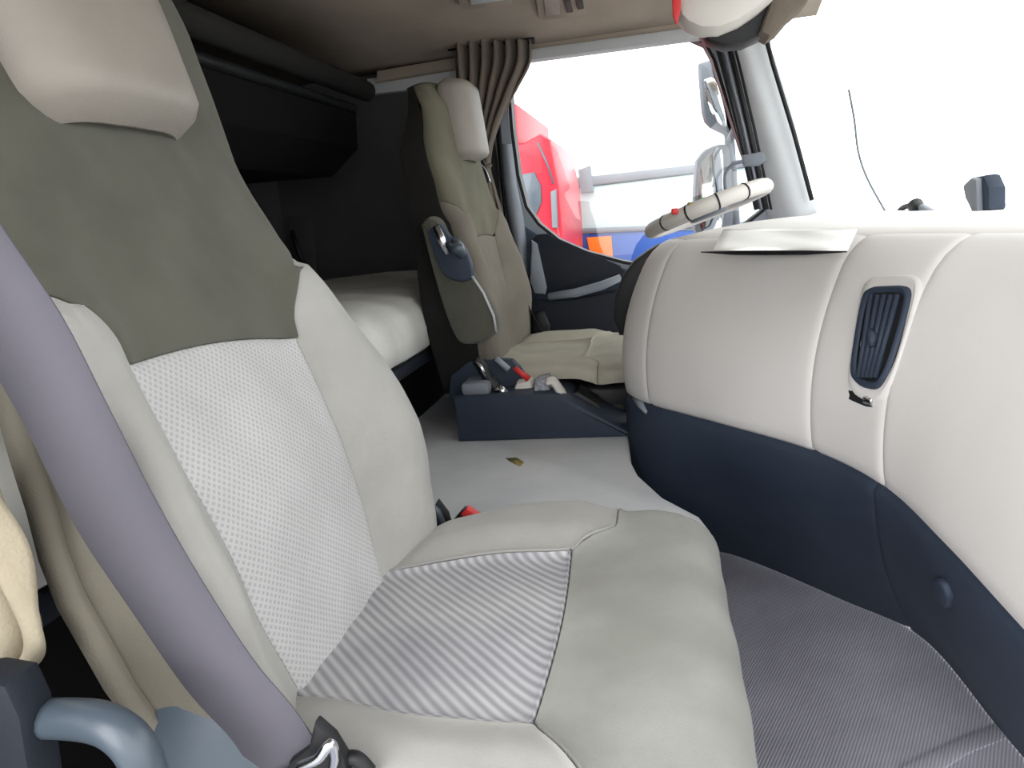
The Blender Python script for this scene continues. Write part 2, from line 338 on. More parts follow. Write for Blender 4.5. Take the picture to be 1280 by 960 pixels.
# ================================================================= SEATS
def seat(O, tilt, L, root, far=False, pal=('insert', 'bolster', 'olive', 'brown_side', 'ribbed', 'bolster', 'olive_lit', 'brown_side')):
    """O = junction of cushion and backrest at the seat's centre line (eye coords)"""
    O = Vector(O); a = math.radians(tilt); F = Vector((math.cos(a), 0, math.sin(a))); U = Vector((-math.sin(a), 0, math.cos(a))); Yv = Vector((0, 1, 0))
    wt = [(-.05, .225), (.03, .25), (.1, .268), (.2, .272), (.3, .248), (.4, .222), (.5, .205), (.6, .208 if far else .215), (L - .16, .205 if far else .232), (L - .06, .185 if far else .21), (L - .015, .14), (L, .08)]
    pt = [(-.05, .03), (.05, .05), (.15, .065), (.25, .055), (.35, .035), (.45, .012), (.55, 0)]
    T = .12 if far else .06; EN = .86 if far else .78; farx = 0 if far else .055; inx = 0 if far else .022
    def B(u, s):
        t = abs(u); w = interp(wt, s) * (1 if u >= 0 or far else 1 - .16 * (1 - sstep(.3, .5, s)) * sstep(.35, .8, abs(u))); pr = interp(pt, s); sg = 1 if u >= 0 else -1
        lum = .018 * math.exp(-((s - .18) / .12) ** 2)
        Tt = T * (1 - .5 * sstep(L - .2, L, s))
        top = -.03 * sstep(L - .08, L, s)
        if t <= .7:
            k = t / .7; y = .93 * w * k; f = pr * sstep(.5, .97, k) - .012 * k * k * (1 if s > .4 else .3) + lum * (1 - k * k)
        else:
            q = (t - .7) / .3; f0 = pr - .012 * (1 if s > .4 else .3)
            if q < .45:
                th = q / .45 * math.pi / 2; y = .93 * w + .03 * math.sin(th); f = f0 - .03 * (1 - math.cos(th))
            else:
                k = (q - .45) / .55; y = .93 * w + .03 - .012 * k; f = (f0 - .03) * (1 - k) + (-Tt) * k
        return O + Yv * (sg * y) + F * (f + top) + U * s
    def tfor(y, s): return .7 * min(1.4, y / (.93 * interp(wt, s)))
    yi = lambda s: interp([(0, .112), (.1, .128), (.25, .136), (.4, .14)], s)
    arc = lambda u: .345 - .10 * (u * .3) ** 2 * 10 * .3
    # boundary of the upper cloth: arc over the insert, then climbing over the bolsters
    def vb(u):
        t = abs(u); ti = tfor(yi(.34), .34)
        if t <= ti: return .340 - .010 * (t / ti) ** 2 - (0 if far else .014 * (u / ti))
        k = min(1, (t - ti) / (.84 - ti)); return .330 + .105 * k ** .55 - (0 if far else .014 * math.copysign(1, u) * (1 - k))
    one = lambda c: (lambda x: c)
    rx = random.Random(3)
    wr = lambda u, v: .0012 * math.sin(37 * v + 9 * u) * math.sin(23 * u + 11 * v)
    n1 = 14 if far else 26
    link('backrest_insert', patch(B, lambda v: -tfor(yi(v), v), lambda v: tfor(yi(v), v), one(-.04), vb, n1, n1, wob=wr), pal[0], root, 'paler knitted centre panel')
    for sg in (-1, 1):
        link('backrest_bolster', patch(B, lambda v: tfor(yi(v), v) if sg > 0 else -EN, lambda v: .86 if sg > 0 else -tfor(yi(v), v), one(-.04), vb, n1, n1, edges='lrbt', wob=wr), pal[1], root, 'raised plain side bolster')
    link('backrest_upper', patch(B, one(-EN), one(.86), vb, one(L), n1 * 2, n1, edges='lrb', crease=.004, wob=wr), pal[2], root, 'plain olive grey upper cloth')
    for sg in (-1, 1):
        link('side_cover', patch(B, one(.86 if sg > 0 else -1), one(1 if sg > 0 else -EN), one(-.04), one(L), 4, n1, edges='r' if sg < 0 else 'l', crease=.003), pal[3], root, 'darker side cloth of the backrest')
    # shell behind
    rows = []
    for k in range(25):
        s = -.04 + (L + .035) * k / 24; w = .93 * interp(wt, s) * (1 if far else .93) + (.02 if far else .01); Tt = T * (1 - .5 * sstep(L - .2, L, s))
        rows.append([O + U * s + Yv * (w * j / 8) + F * (-Tt - .02 * (1 - (j / 8) ** 4) - .03 * sstep(L - .08, L, s)) for j in range(-8, 9)])
    link('back_shell', sheet(rows, .02), pal[7], root)
    # head pad
    HL = .28 if not far else .205; h0 = L - .318 if not far else L - .20; rows = []
    hw = [(0, .098), (.03, .112), (.12, .12), (.25, .12), (.3, .11)] if not far else [(0, .085), (.03, .1), (.12, .105), (.25, .1), (.28, .08)]
    nn = 22
    for k in range(nn + 1):
        q = k / nn; s = h0 + HL * q; w = interp(hw, .28 * q); ends = min(1, q / .10, (1 - q) / .14); e = math.sqrt(max(0, 1 - (1 - ends) ** 2))
        row = []
        for j in range(28):
            th = 2 * math.pi * j / 28; cx = math.copysign(abs(math.cos(th)) ** .45, math.cos(th)); cy = math.copysign(abs(math.sin(th)) ** .6, math.sin(th))
            row.append(O + U * s + Yv * (cx * w * (.9 + .1 * e)) + F * (.012 + cy * .038 * e - .02 * abs(cx) ** 4))
        rows.append(row)
    me = sheet(rows, 0, True); link('headrest', me, 'headrest', root, 'smooth beige head pad')
    # ---- cushion: rounded block, panels sewn over it
    Wi, R, r, drop = .165, .085, (.02 if far else .035), (.015 if far else .10); Xi = .325 if not far else .345; path = (R - r) + r * math.pi / 2 + drop
    def Cc(yu, xv):
        sg = 1 if yu >= 0 else -1; Uy = abs(yu); WI = Wi + (farx if sg > 0 else 0); oy = max(0, Uy - WI); ox = max(0, xv - Xi); rho = math.hypot(ox, oy)
        y = min(Uy, WI); x = min(xv, Xi); z = 0
        if rho > 0:
            dx, dy = ox / rho, oy / rho; rho = min(rho, path)
            if rho <= R - r: h = rho
            elif rho <= R - r + r * math.pi / 2:
                th = (rho - (R - r)) / r; h = R - r + r * math.sin(th); z = -r * (1 - math.cos(th))
            else: h = R; z = -r - (rho - (R - r) - r * math.pi / 2)
            x += dx * h; y += dy * h
        wid = 1 + .07 * sstep(0, .3, x) - ((.30 if not far else 0) * (1 - sstep(-.05, .16, x)) if sg > 0 else .2 * (1 - sstep(-.05, .13, x)))
        bump = .027 * sstep(.125 + (inx if sg > 0 else 0), .195 + (inx if sg > 0 else 0), y) * sstep(-.02, .06, x) * (1 - sstep(.22, .30, x))
        z += bump * (1 if z > -.06 else 1 - min(1, (-.06 - z) / .05)) + .008 * math.exp(-((y) / .2) ** 2) + .012 * sstep(.2, .34, x) - .01
        return O + Vector((x, sg * y * wid, z))
    Wm = Wi + path; Wf = Wm + farx; Xm = Xi + path; yin = .145; yif = yin + inx
    seam = lambda yu: (.232 + .006 * math.cos(yu * 12) if -yin <= yu <= yif else .236 + .045 * sstep(0, .06, max(yu - yif, -yin - yu)))
    ww = lambda u, v: .0015 * math.sin(31 * v + 19 * u) * math.sin(43 * u + 11 * v)
    link('cushion_insert', patch(Cc, one(-yin), one(yif), one(-.09), seam, n1, n1, wob=ww), pal[4], root, 'light grey ribbed cushion insert')
    for sg in (-1, 1):
        link('cushion_bolster', patch(Cc, one(yif if sg > 0 else -Wm), one(Wf if sg > 0 else -yin), (one(-.09) if sg > 0 or far else (lambda u: -.09 + .16 * sstep(-.19, -.24, u))), seam, n1, n1, edges='lt' if sg > 0 else 'rt', wob=ww), pal[5], root, 'pale grey side of the cushion')
    link('cushion_front', patch(Cc, one(-Wm), one(Wf), seam, one(Xm), n1 * 2, n1, edges='b', wob=ww), pal[6], root, 'olive grey front of the cushion')
    me = box(O + Vector((-.05, -.2, -.155)), O + Vector((Xi + .05, .2, -.05 if far else -.09)), .02); link('seat_pan', me, 'black', root)
    return B
OP = Vector((-.35, .665, -.422))
st = thing('passenger_seat', 'large near truck seat with olive and light grey cloth, lilac belt hanging in front', 'seat', (OP.x + .15, OP.y, ZF))
seat(OP, 16, .88, st)
boxo('pedestal', (-.33, .49, ZF), (.0, .84, -.59), 'black', st, .02)
# blue grey side shield at the bottom left of the seat
sh = [(180, 898), (203, 872), (238, 860), (280, 860), (302, 876), (345, 960), (380, 1060), (150, 1060), (165, 950)]
o = prismo('side_shield', [ony(x, y, .435) for x, y in rounded(sh, 4)], (0, .03, 0), 'steel_blue', st, bev=.012, label='blue grey plastic side cover')
OD = Vector((-.43, 1.965, -.372))
sd = thing('driver_seat', 'far driver seat by the side window, armrest folded up beside its backrest', 'seat', (OD.x + .15, OD.y, ZT))
seat(OD, 5, .735, sd, True, ('taupe', 'taupe', 'olive_dim', 'seat_shell', 'sandcloth', 'sandcloth', 'sandcloth', 'seat_shell'))
boxo('pedestal', (-.43, 1.76, ZT), (-.08, 2.16, -.47), 'black', sd, .02)
# folded-up armrest on the near side
ar = [(524, 282), (534, 271), (548, 276), (560, 300), (585, 335), (608, 372), (621, 405), (612, 424), (585, 432), (568, 424), (552, 385), (536, 330)]
arm = prismo('armrest', [ony(x, y, 1.66) for x, y in rounded(ar)], (0, .06, 0), 'olive', sd, bev=.02, label='olive armrest folded upright')
pl = [(534, 290), (548, 280), (562, 296), (572, 300), (584, 318), (590, 345), (578, 352), (556, 345), (542, 318)]
prismo('armrest_hinge_cover', [ony(x, y, 1.645) for x, y in rounded(pl, 3)], (0, .03, 0), 'navy', arm, bev=.006)
link('armrest_lever', tube([ony(545, 283, 1.64), ony(552, 300, 1.64), ony(560, 318, 1.64)], [.008, .011, .006]), 'chrome', arm)
link('release_knob', tube([ony(566, 303, 1.64), ony(572, 310, 1.63), ony(579, 320, 1.64)], [.010, .016, .010]), 'steel_blue', arm)
link('piping', tube([ony(590, 345, 1.65), ony(604, 366, 1.655), ony(617, 395, 1.66), ony(620, 415, 1.665)], .003), 'lightgrey', arm)

# ================================================================= BELTS
def strap(cl, wd, th, wdir):
    rows = []
    for p_, w_ in cl:
        rows.append([p_ - wdir * w_ / 2, p_, p_ + wdir * w_ / 2])
    return sheet(rows, th)
bl = thing('seat_belt', 'wide lilac grey belt webbing running diagonally in front of the near seat', 'seat belt', (-.3, .44, -.45))
rows = []
for (xa, ya, xb, yb, y) in [(-160, 190, -60, 190, .36), (-78, 338, 2, 286, .375), (-20, 442, 75, 395, .385), (32, 535, 133, 508, .39), (95, 660, 190, 620, .40), (165, 765, 250, 725, .41), (235, 865, 315, 825, .42), (290, 925, 365, 885, .425), (318, 972, 402, 940, .43)]:
    A = ony(xa, ya, y + .008); Bq = ony(xb, yb, y - .004); rows.append([A, (A + Bq) / 2 + Vector((.002, -.0015, 0)), Bq])
rr = [smoothpts(c, 5) for c in zip(*rows)]
link('webbing', sheet([list(t) for t in zip(*rr)], .0015), 'belt', bl)
bk = [(392, 905), (415, 925), (430, 950), (440, 1000), (350, 1000), (360, 955), (385, 935)]
o = prismo('anchor_plate', [ony(x, y, .42) for x, y in bk], (0, .012, 0), 'black', bl, bev=.003)
link('anchor_loop', tube(smoothpts([ony(375, 958, .41), ony(398, 948, .408), ony(412, 930, .41), ony(418, 945, .415), ony(412, 975, .42)], 5), .004), 'chrome', bl)
link('anchor_hose', tube(smoothpts([ony(425, 950, .43), ony(445, 948, .43), ony(462, 965, .43)], 5), .006), 'black', bl)
# far belt: thin black line over the driver seat
db = thing('seat_belt', 'thin black belt running down beside the far driver seat backrest', 'seat belt', ony(598, 215, 2.3))
rows = []
for x, y, Y in [(598, 212, 2.30), (606, 240, 2.28), (618, 275, 2.25), (632, 318, 2.22), (648, 358, 2.2), (664, 392, 2.2), (676, 415, 2.2)]:
    P = ony(x, y, Y); rows.append([P + Vector((-.008, .02, 0)), P + Vector((.006, -.02, .002))])
rr = [smoothpts(c, 5) for c in zip(*rows)]
link('webbing', sheet([list(t) for t in zip(*rr)], .002), 'belt_dark', db)
prismo('guide_loop', [ony(x, y, 2.29) for x, y in [(590, 205), (604, 200), (612, 222), (608, 234), (596, 226)]], (0, .02, 0), 'black', db, bev=.004)
link('guide_wire', tube(smoothpts([ony(600, 205, 2.28), ony(607, 213, 2.28), ony(613, 228, 2.28)], 4), .003), 'chrome', db)
# buckle of the near seat: black stalk and red button by the far side of the cushion
bu = thing('seat_belt_buckle', 'black buckle stalk with red button between near seat cushion and grey floor', 'buckle', ony(560, 668, .98))
prismo('stalk', [ony(x, y, .98) for x, y in [(528, 668), (545, 628), (558, 645), (566, 672), (560, 700), (520, 700)]], (0, .02, 0), 'black', bu, bev=.004)
link('cover_edge', tube([ony(532, 624, .965), ony(546, 640, .965), ony(558, 664, .965)], [.004, .007, .004]), 'steel_blue', bu)
prismo('buckle_body', [ony(x, y, .985) for x, y in [(562, 656), (578, 638), (600, 648), (600, 680), (566, 690)]], (0, .022, 0), 'black', bu, bev=.004)
prismo('release_button', [ony(x, y, .98) for x, y in [(576, 643), (583, 636), (598, 646), (592, 656), (580, 652)]], (0, .018, 0), 'red', bu, bev=.003, label='red release button')

# ================================================================= DASHBOARD
Tt = [(.50, .35), (.485, .60), (.455, .80), (.42, .95), (.372, 1.06), (.29, 1.21), (.107, 1.45), (.03, 1.54), (-.008, 1.62), (.02, 1.70), (.12, 1.77), (.26, 1.80), (.34, 1.9)]
Bt = [(.335, .30), (.325, .50), (.325, .69), (.32, .85), (.302, 1.02), (.238, 1.18), (.095, 1.36), (-.022, 1.50), (-.070, 1.60), (-.05, 1.69), (.06, 1.76), (.22, 1.79), (.32, 1.9)]
Ft = [(.53, .30), (.515, .55), (.50, .80), (.475, 1.02), (.445, 1.27), (.34, 1.40), (.14, 1.60), (-.02, 1.64), (-.055, 1.68), (-.05, 1.72), (.06, 1.78), (.22, 1.80), (.32, 1.9)]
def cat(tab, p):
    n = len(tab); i = int(min(n - 2, max(0, math.floor(p)))); t = p - i
    a, b, c, d = [Vector(tab[min(n - 1, max(0, k))]) for k in (i - 1, i, i + 1, i + 2)]
    return .5 * ((2 * b) + (c - a) * t + (2 * a - 5 * b + 4 * c - d) * t * t + (3 * b - a - 3 * c + d) * t ** 3)
def nrm2(tab, p):
    d = cat(tab, min(p + .05, len(tab) - 1)) - cat(tab, max(0, p - .05)); n = Vector((-d.y, d.x)).normalized(); return n  # towards the cab
ZB = -.405
def bz(p): return -.402 - .012 * math.exp(-((p - 2.0) / 2) ** 2)
def DU(p, q):
    T = cat(Tt, p); B_ = cat(Bt, p); n = nrm2(Bt, p); bb = bz(p)
    if q < .12:
        k = q / .12; xy = T - n * (.05 * (1 - k)); z = -.078 - .030 * k * k
    elif q < .95:
        k = (q - .12) / .83; xy = T.lerp(B_, k) + n * (.028 * math.sin(math.pi * k) ** .8 if 0 < k < 1 else 0); z = -.108 + (bb + .108) * k
    else:
        k = (q - .95) / .05; xy = B_ - n * .02 * k; z = bb - .006 * k
    return Vector((xy.x, xy.y, z))
def DL(p, q):
    B_ = cat(Bt, p); Fo = cat(Ft, p); n = nrm2(Bt, p); bb = bz(p)
    z0 = bb - .002; 
    xy = (B_ - n * (.014 * max(0, 1 - q / .05))).lerp(Fo, q ** 1.15) + n * .012 * math.sin(math.pi * min(1, q * 1.0)); z = z0 + (ZF + .004 - z0) * q
    return Vector((xy.x, xy.y, z))
ds = thing('dashboard', 'beige moulded truck dashboard with dark navy lower half, curving across the cab', 'dashboard', (.4, 1.1, ZF))
one = lambda c: (lambda x: c)
wS = dict(crease=.006, wd=.004, th=.006)
def dp(name, S, p0, p1, m, q0=0, q1=1, nu=20, nv=20, label=None, edges='lr', crease=.006):
    return link(name, patch(S, one(p0), one(p1), one(q0), one(q1), nu, nv, crease=crease, wd=.004, edges=edges, th=.006), m, ds, label)
dp('side_panel', DU, 0, 4.0, 'beige_dash', edges='r', nu=40, label='wide beige panel at the passenger end')
vp = dp('vent_panel', DU, 4.0, 5.0, 'beige_dash', label='beige panel around the air vent')
dp('glovebox_lid', DU, 5.0, 7.0, 'beige_dash', nu=30, label='large smooth beige lid')
dp('end_panel', DU, 7.0, 12, 'beige_dash', edges='l', nu=50, label='rounded beige end towards the driver')
dp('lower_panel', DL, 4.18, 12, 'navy', nu=60, edges='l', label='dark navy lower panel')
lp = dp('pocket_panel', DL, 0, 4.18, 'navy', nu=40, edges='r', label='dark navy panel under the passenger end')
# raised seams seen as pale lines
def surf_line(S, p0, p1, q0, q1, r, m, name, n=20, out=.001):
    pts = []
    for k in range(n + 1):
        t = k / n; p_ = p0 + (p1 - p0) * t; q_ = q0 + (q1 - q0) * t; P = S(p_, q_); nr = nrm2(Bt, p_); pts.append(P + Vector((nr.x, nr.y, 0)) * out)
    return link(name, tube(pts, r, 8), m, ds)
# locate a pixel on a dash surface
def hit(S, u, v, prange, qrange):
    best = None; p0, p1 = prange; q0, q1 = qrange
    for _ in range(4):
        for i in range(13):
            for j in range(13):
                p_ = p0 + (p1 - p0) * i / 12; q_ = q0 + (q1 - q0) * j / 12; a, b = proj(S(p_, q_)); d = (a - u) ** 2 + (b - v) ** 2
                if best is None or d < best[0]: best = (d, p_, q_)
        wp = (p1 - p0) / 8; wq = (q1 - q0) / 8; p0, p1 = max(prange[0], best[1] - wp), min(prange[1], best[1] + wp); q0, q1 = max(qrange[0], best[2] - wq), min(qrange[1], best[2] + wq)
    return S(best[1], best[2])
def on_dash(S, px, out, pr=(0, 8), qr=(.1, .95)):
    res = [hit(S, u, v, pr, qr) for u, v in px]
    a, b, c = res[0], res[len(res) // 3], res[2 * len(res) // 3]; n = (b - a).cross(c - a).normalized()
    if n.y > 0 or (abs(n.y) < .3 and n.x > 0): n = -n
    return [q + n * out for q in res], n
# vent
def rounded(px, k=4):
    pts = smoothpts([(x, y, 0) for x, y in px + [px[0]]], k); return [(q.x, q.y) for q in pts[:-1]]
vent_px = rounded([(1098, 363), (1128, 362), (1142, 368), (1138, 395), (1122, 450), (1110, 476), (1100, 484), (1082, 480), (1074, 466), (1078, 430), (1088, 375)])
P0, n0 = on_dash(DU, vent_px, .003, (3.8, 5.2)); ctr = sum(P0, Vector()) / len(P0)
ring = [ctr + (q - ctr) * 1.0 for q in P0]
vh = [ctr + (q - ctr) * 1.28 + n0 * .0 for q in P0]
def band(loopA, loopB, loopC=None):
    L_ = [loopA, loopB] + ([loopC] if loopC else []); n = len(loopA)
    return sheet([[L_[k][i] for k in range(len(L_))] for i in list(range(n)) + [0]], .0)
o = link('vent_surround', band([ctr + (q - ctr) * 1.34 - n0 * .004 for q in P0], [ctr + (q - ctr) * 1.24 + n0 * .006 for q in P0], [ctr + (q - ctr) * 1.04 + n0 * .001 for q in P0]), 'beige_dash', vp)
ven = link('air_vent', prism([q for q in P0], n0 * .006, .001), 'black', vp, 'dark louvred air vent'); autosmooth(ven.data)
link('vent_rim', band([ctr + (q - ctr) * 1.06 + n0 * .004 for q in P0], [ctr + (q - ctr) * 1.0 + n0 * .012 for q in P0], [ctr + (q - ctr) * .9 + n0 * .006 for q in P0]), 'navy', ven)
for k in range(5):
    f_ = (k + .5) / 5; a = Vector((1094 + 42 * f_, 371)); b = Vector((1080 + 26 * f_, 474)); A_, _ = on_dash(DU, [tuple(a), tuple((a + b) / 2), tuple(b)], 0, (3.8, 5.2))
    link('slat', tube([q + n0 * .012 for q in (A_[0], (A_[0] + A_[2]) / 2, A_[2])], .0042, 8), 'navy', ven)
kb, _ = on_dash(DU, [(1100, 415), (1104, 425), (1103, 436)], 0, (3.8, 5.2)); link('vent_knob', tube([q + n0 * .017 for q in kb], [.004, .007, .004]), 'navy', ven)
# socket under the vent
P1, n1_ = on_dash(DU, [(1064, 488), (1098, 496), (1097, 511), (1088, 510), (1064, 500)], 0, (3.8, 5.2))
sk = link('socket_recess', prism([q + n0 * .001 for q in P1], n0 * .005, .001), 'black', vp, 'small dark socket with chrome end')
P2, _ = on_dash(DU, [(1086, 495), (1097, 498), (1095, 508), (1086, 506)], 0, (3.8, 5.2)); link('socket_cap', prism([q + n0 * .005 for q in P2], n0 * .006, .002), 'chrome', sk)
# pocket panel details: oval knob, embossed outline
K, nk = on_dash(DL, rounded([(1178, 720), (1188, 722), (1198, 742), (1197, 757), (1188, 752), (1178, 736)], 3), .002, (0, 6), (.02, .98))
kn = link('knob', prism(K, nk * .012, .004), 'navy', lp, 'oval turn fastener'); autosmooth(kn.data, 60)
line_px = [(1160, 800), (1158, 760), (1152, 715), (1150, 690), (1156, 676), (1170, 684), (1200, 715), (1240, 755), (1279, 790)]
Lp, _ = on_dash(DL, line_px, .001, (0, 6), (.02, .98)); link('raised_edge', tube(smoothpts(Lp, 4), .0035, 8), 'navy', lp)
sc, _ = on_dash(DL, [(795, 497), (804, 505), (811, 515)], .0, (6, 9), (.02, .98)); link('fastener', tube([q + Vector((-.004, -.004, 0)) for q in sc], [.004, .009, .004]), 'grey', ds)
# dash top: from the lip to the windscreen
rows = []
for k in range(61):
    p_ = 12 * k / 60; T = cat(Tt, p_); n = nrm2(Bt, p_); a = Vector((T.x - n.x * .045, T.y - n.y * .045, -.080))
    yy = .2 + 2.22 * (k / 60); yy = max(.15, min(2.42, a.y if p_ < 7 else a.y + (p_ - 7) * .12))
    xe = interp([(.1, .56), (.4, .64), (.8, .70), (1.3, .72), (1.8, .68), (2.2, .60), (2.44, .50)], yy) - .01
    b = Vector((xe, yy, -.055)); r_ = []
    for j in range(9):
        t = j / 8; P = a.lerp(b, t); P.z = -.080 + .022 * math.sin(min(1, t * 3) * math.pi / 2) + -.012 * t; r_.append(P)
    rows.append(r_)
link('top_panel', sheet(rows, .008), 'beige_lit', ds, 'dashboard top with windscreen light painted into its pale colour')
# dark slot of the tray and its lip
sl = [hit(DU, u, v, (4.5, 7.2), (0, .3)) for u, v in [(880, 317), (920, 318), (960, 318), (1010, 318), (1062, 317)]]
link('tray_slot', tube([q + Vector((-.006, -.008, .004)) for q in sl], [.001, .004, .0045, .004, .001], 8), 'black', ds)
# driver side cowl, dark inside
prismo('driver_cowl', [ony(x, y, 1.74) for x, y in [(808, 314), (822, 306), (850, 304), (850, 420), (774, 420), (766, 400), (768, 372), (778, 345), (792, 326)]], (0, .05, 0), 'black', ds, bev=.01, label='black inner side of the driver cowl')

# papers in the tray
rows = []
for i in range(13):
    r_ = []
    for j in range(9):
        a = i / 12; b = j / 8; u = 892 + 168 * a; v = 312 - 26 * b
        P = onz(u + 12 * b, v, -.056 + .004 * math.sin(9 * a + 5 * b) * math.sin(3 * b + 2) ); P.z += 0; r_.append(P)
    rows.append(r_)
pa = link('paper_sheet', sheet(rows, .001), 'paper'); tag(pa, 'crumpled white sheet lying in the dashboard tray', 'paper')

# ================================================================= STEERING WHEEL (seen edge-on)
swc = ony(884, 262, 1.98); sw = thing('steering_wheel', 'pale steering wheel seen edge on above the dashboard', 'steering wheel', swc)
e1 = (ony(955, 232, 1.98) - ony(812, 288, 1.98)).normalized(); e2 = Vector((-.05, 1, -.1)); e2 = (e2 - e1 * e2.dot(e1)).normalized(); nn_ = e1.cross(e2)
rad = .15
cir = [swc + e1 * (rad * math.cos(t)) + e2 * (rad * 1.25 * math.sin(t)) for t in [2 * math.pi * k / 40 for k in range(41)]]
link('rim', tube(cir, .019, 12), 'pad', sw)
link('hub', prism([swc + e1 * (.05 * math.cos(t)) + e2 * (.05 * math.sin(t)) - nn_ * .02 for t in [2 * math.pi * k / 20 for k in range(20)]], nn_ * .03, .006), 'grey_mid', sw)
for t in (0.5, math.pi - .5, -math.pi / 2):
    link('spoke', tube([swc + (e1 * math.cos(t) + e2 * math.sin(t)) * .04, swc + (e1 * math.cos(t) + e2 * math.sin(t) * 1.25) * rad], .011), 'grey_mid', sw)
for i, (k, mm_) in enumerate([(.22, 'red'), (.36, 'yellow'), (.47, 'green')]):
    P = ony(812 + 143 * k, 288 - 56 * k - 12, 1.80); link('switch', box(P - Vector((.008, .006, .008)), P + Vector((.008, .006, .006)), .003), mm_, sw)
for k in (.1, .32, .55, .78):
    a = math.pi * 1.5 + (k - .5) * 2.0; Pc = swc + e1 * (rad * math.cos(a)) + e2 * (rad * 1.25 * math.sin(a)); d = (e1 * -math.sin(a) + e2 * 1.25 * math.cos(a)).normalized()
    link('rim_seam', tube([Pc - d * .002, Pc + d * .002], .0205, 12), 'black', sw)

# ================================================================= CONSOLE beside the driver seat
co = thing('handbrake_console', 'low navy plastic console with buttons standing on the grey floor', 'console', (-.28, 1.7, ZT))
side = [(-.485, ZT), (-.485, -.40), (-.25, -.398), (-.225, -.405), (-.09, -.49), (-.075, -.50), (-.07, ZT)]
o = prismo('body', [(x, 1.6, z) for x, z in side], (0, .15, 0), 'navy', co, bev=.008)
prismo('top_pad', [ony(x, y, 1.66) for x, y in [(636, 500), (645, 479), (662, 476), (668, 488), (664, 500)]], (0, .07, 0), 'pad', co, bev=.01, label='pale pad')
prismo('button_panel', [ony(x, y, 1.63) for x, y in [(666, 498), (668, 478), (682, 474), (688, 490), (686, 500)]], (0, .08, 0), 'button', co, bev=.006)
rows = []
for u, v in [(682, 476), (692, 476), (704, 492), (722, 510), (745, 524), (768, 540), (785, 543)]:
    P = ony(u, v + 3, 1.615); rows.append([P, P + Vector((0, .02, .008)), P + Vector((0, .045, .004))])
link('sloped_trim', sheet([list(t) for t in zip(*[smoothpts(c, 3) for c in zip(*rows)])], .01), 'pad', co, label='pale sloping edge')
prismo('cup_recess', [ony(x, y, 1.66) for x, y in [(708, 494), (722, 490), (745, 504), (760, 522), (742, 524), (718, 508)]], (0, .08, 0), 'black', co, bev=.004)
link('recess_rim', tube(smoothpts([ony(704, 484, 1.75), ony(728, 488, 1.75), ony(748, 502, 1.75), ony(762, 520, 1.74)], 4), .004), 'steel_blue', co)
boxo('rear_pad', (-.47, 1.62, -.402), (-.40, 1.72, -.37), 'grey_mid', co, .01)
hb = link('handbrake_lever', tube(smoothpts([ony(628, 494, 1.66), ony(614, 478, 1.66), ony(600, 455, 1.66), ony(594, 449, 1.66)], 4), [.016] * 4 + [.014] * 4 + [.013] * 4 + [.009]), 'black', co)
link('lever_highlight', tube([ony(596, 452, 1.642), ony(603, 462, 1.642), ony(608, 472, 1.642)], [.003, .005, .003]), 'chrome', hb)
link('lever_collar', tube([ony(622, 484, 1.64), ony(634, 494, 1.64)], [.012, .009]), 'chrome', hb)
# lever and buckle beside driver seat
prismo('shroud', [ony(x, y, 1.70) for x, y in [(600, 448), (640, 450), (655, 466), (660, 482), (640, 500), (560, 500), (562, 470), (585, 452)]], (0, .03, 0), 'navy', sd, bev=.008)
db2 = thing('seat_belt_buckle', 'buckle with red button beside the far driver seat cushion', 'buckle', ony(650, 470, 1.69))
link('buckle_body', tube([ony(620, 448, 1.68), ony(636, 462, 1.68)], [.011, .012], flat=.6), 'grey', db2)
link('release_button', tube([ony(643, 460, 1.67), ony(661, 474, 1.67)], [.006, .008]), 'red', db2)
sb = link('seat_adjuster', prism([ony(x, y, 2.28) for x, y in [(668, 392), (680, 390), (688, 408), (684, 424), (672, 428), (664, 415)]], Vector((0, .03, 0)), .008), 'black'); tag(sb, 'black curved lever between far driver seat and door', 'lever')

# ================================================================= BUNKS, REAR
lb = thing('lower_bunk', 'pale mattress on the rear bunk behind both seats', 'bunk', (-.95, 1.3, -.32))
rows = []
for i in range(61):
    y = .22 + 2.2 * i / 60; r_ = []
    for (x, z) in [(-1.29, -.30), (-1.29, -.16), (-1.1, -.145), (-.9, -.14), (-.75, -.145), (-.66, -.152), (-.60, -.17), (-.572, -.20), (-.562, -.24), (-.562, -.285), (-.585, -.30), (-.9, -.30)]:
        wv = .004 * math.sin(y * 31 + x * 17) * math.sin(y * 13 - x * 23); r_.append(Vector((x + (wv if x > -.7 else 0), y, z + (wv if z > -.28 else 0))))
    rows.append(r_)
link('mattress', sheet(rows, 0, True), 'mattress', lb)
boxo('bunk_base', (-1.29, .22, -.335), (-.575, 2.42, -.302), 'navy_dark', lb, .01)
struct(boxo('trim_5', (-.68, .22, ZF), (-.64, 1.1, -.34), 'black_soft', bev=0))
struct(boxo('trim_6', (-.70, 1.1, ZT), (-.66, 2.44, -.34), 'black_soft', bev=0))
ub = thing('upper_bunk', 'black folded upper bunk hanging below the ceiling at the rear', 'bunk', (-1.0, 1.2, .17))
o = prismo('bunk_mattress', [(-1.29, .25, .18), (-.92, .25, .17), (-.83, .25, .24), (-.82, .25, .36), (-1.29, .25, .38)], (0, 1.85, 0), 'black_soft', ub, bev=.03)
link('front_rail', tube([(-.80, .25, .40), (-.80, 1.2, .40), (-.80, 2.12, .40)], .028), 'seat_shell', ub)
link('hinge_bar', tube([(-.82, .25, .345), (-.82, 2.05, .345)], .012), 'black', ub)
hp = thing('grab_strap', 'small dark handle on the rear side lining above the bunk', 'handle', ony(372, 330, 2.38))
link('strap_loop', tube(smoothpts([ony(366, 290, 2.40), ony(370, 305, 2.37), ony(376, 322, 2.37), ony(383, 336, 2.40)], 4), .009), 'black', hp)
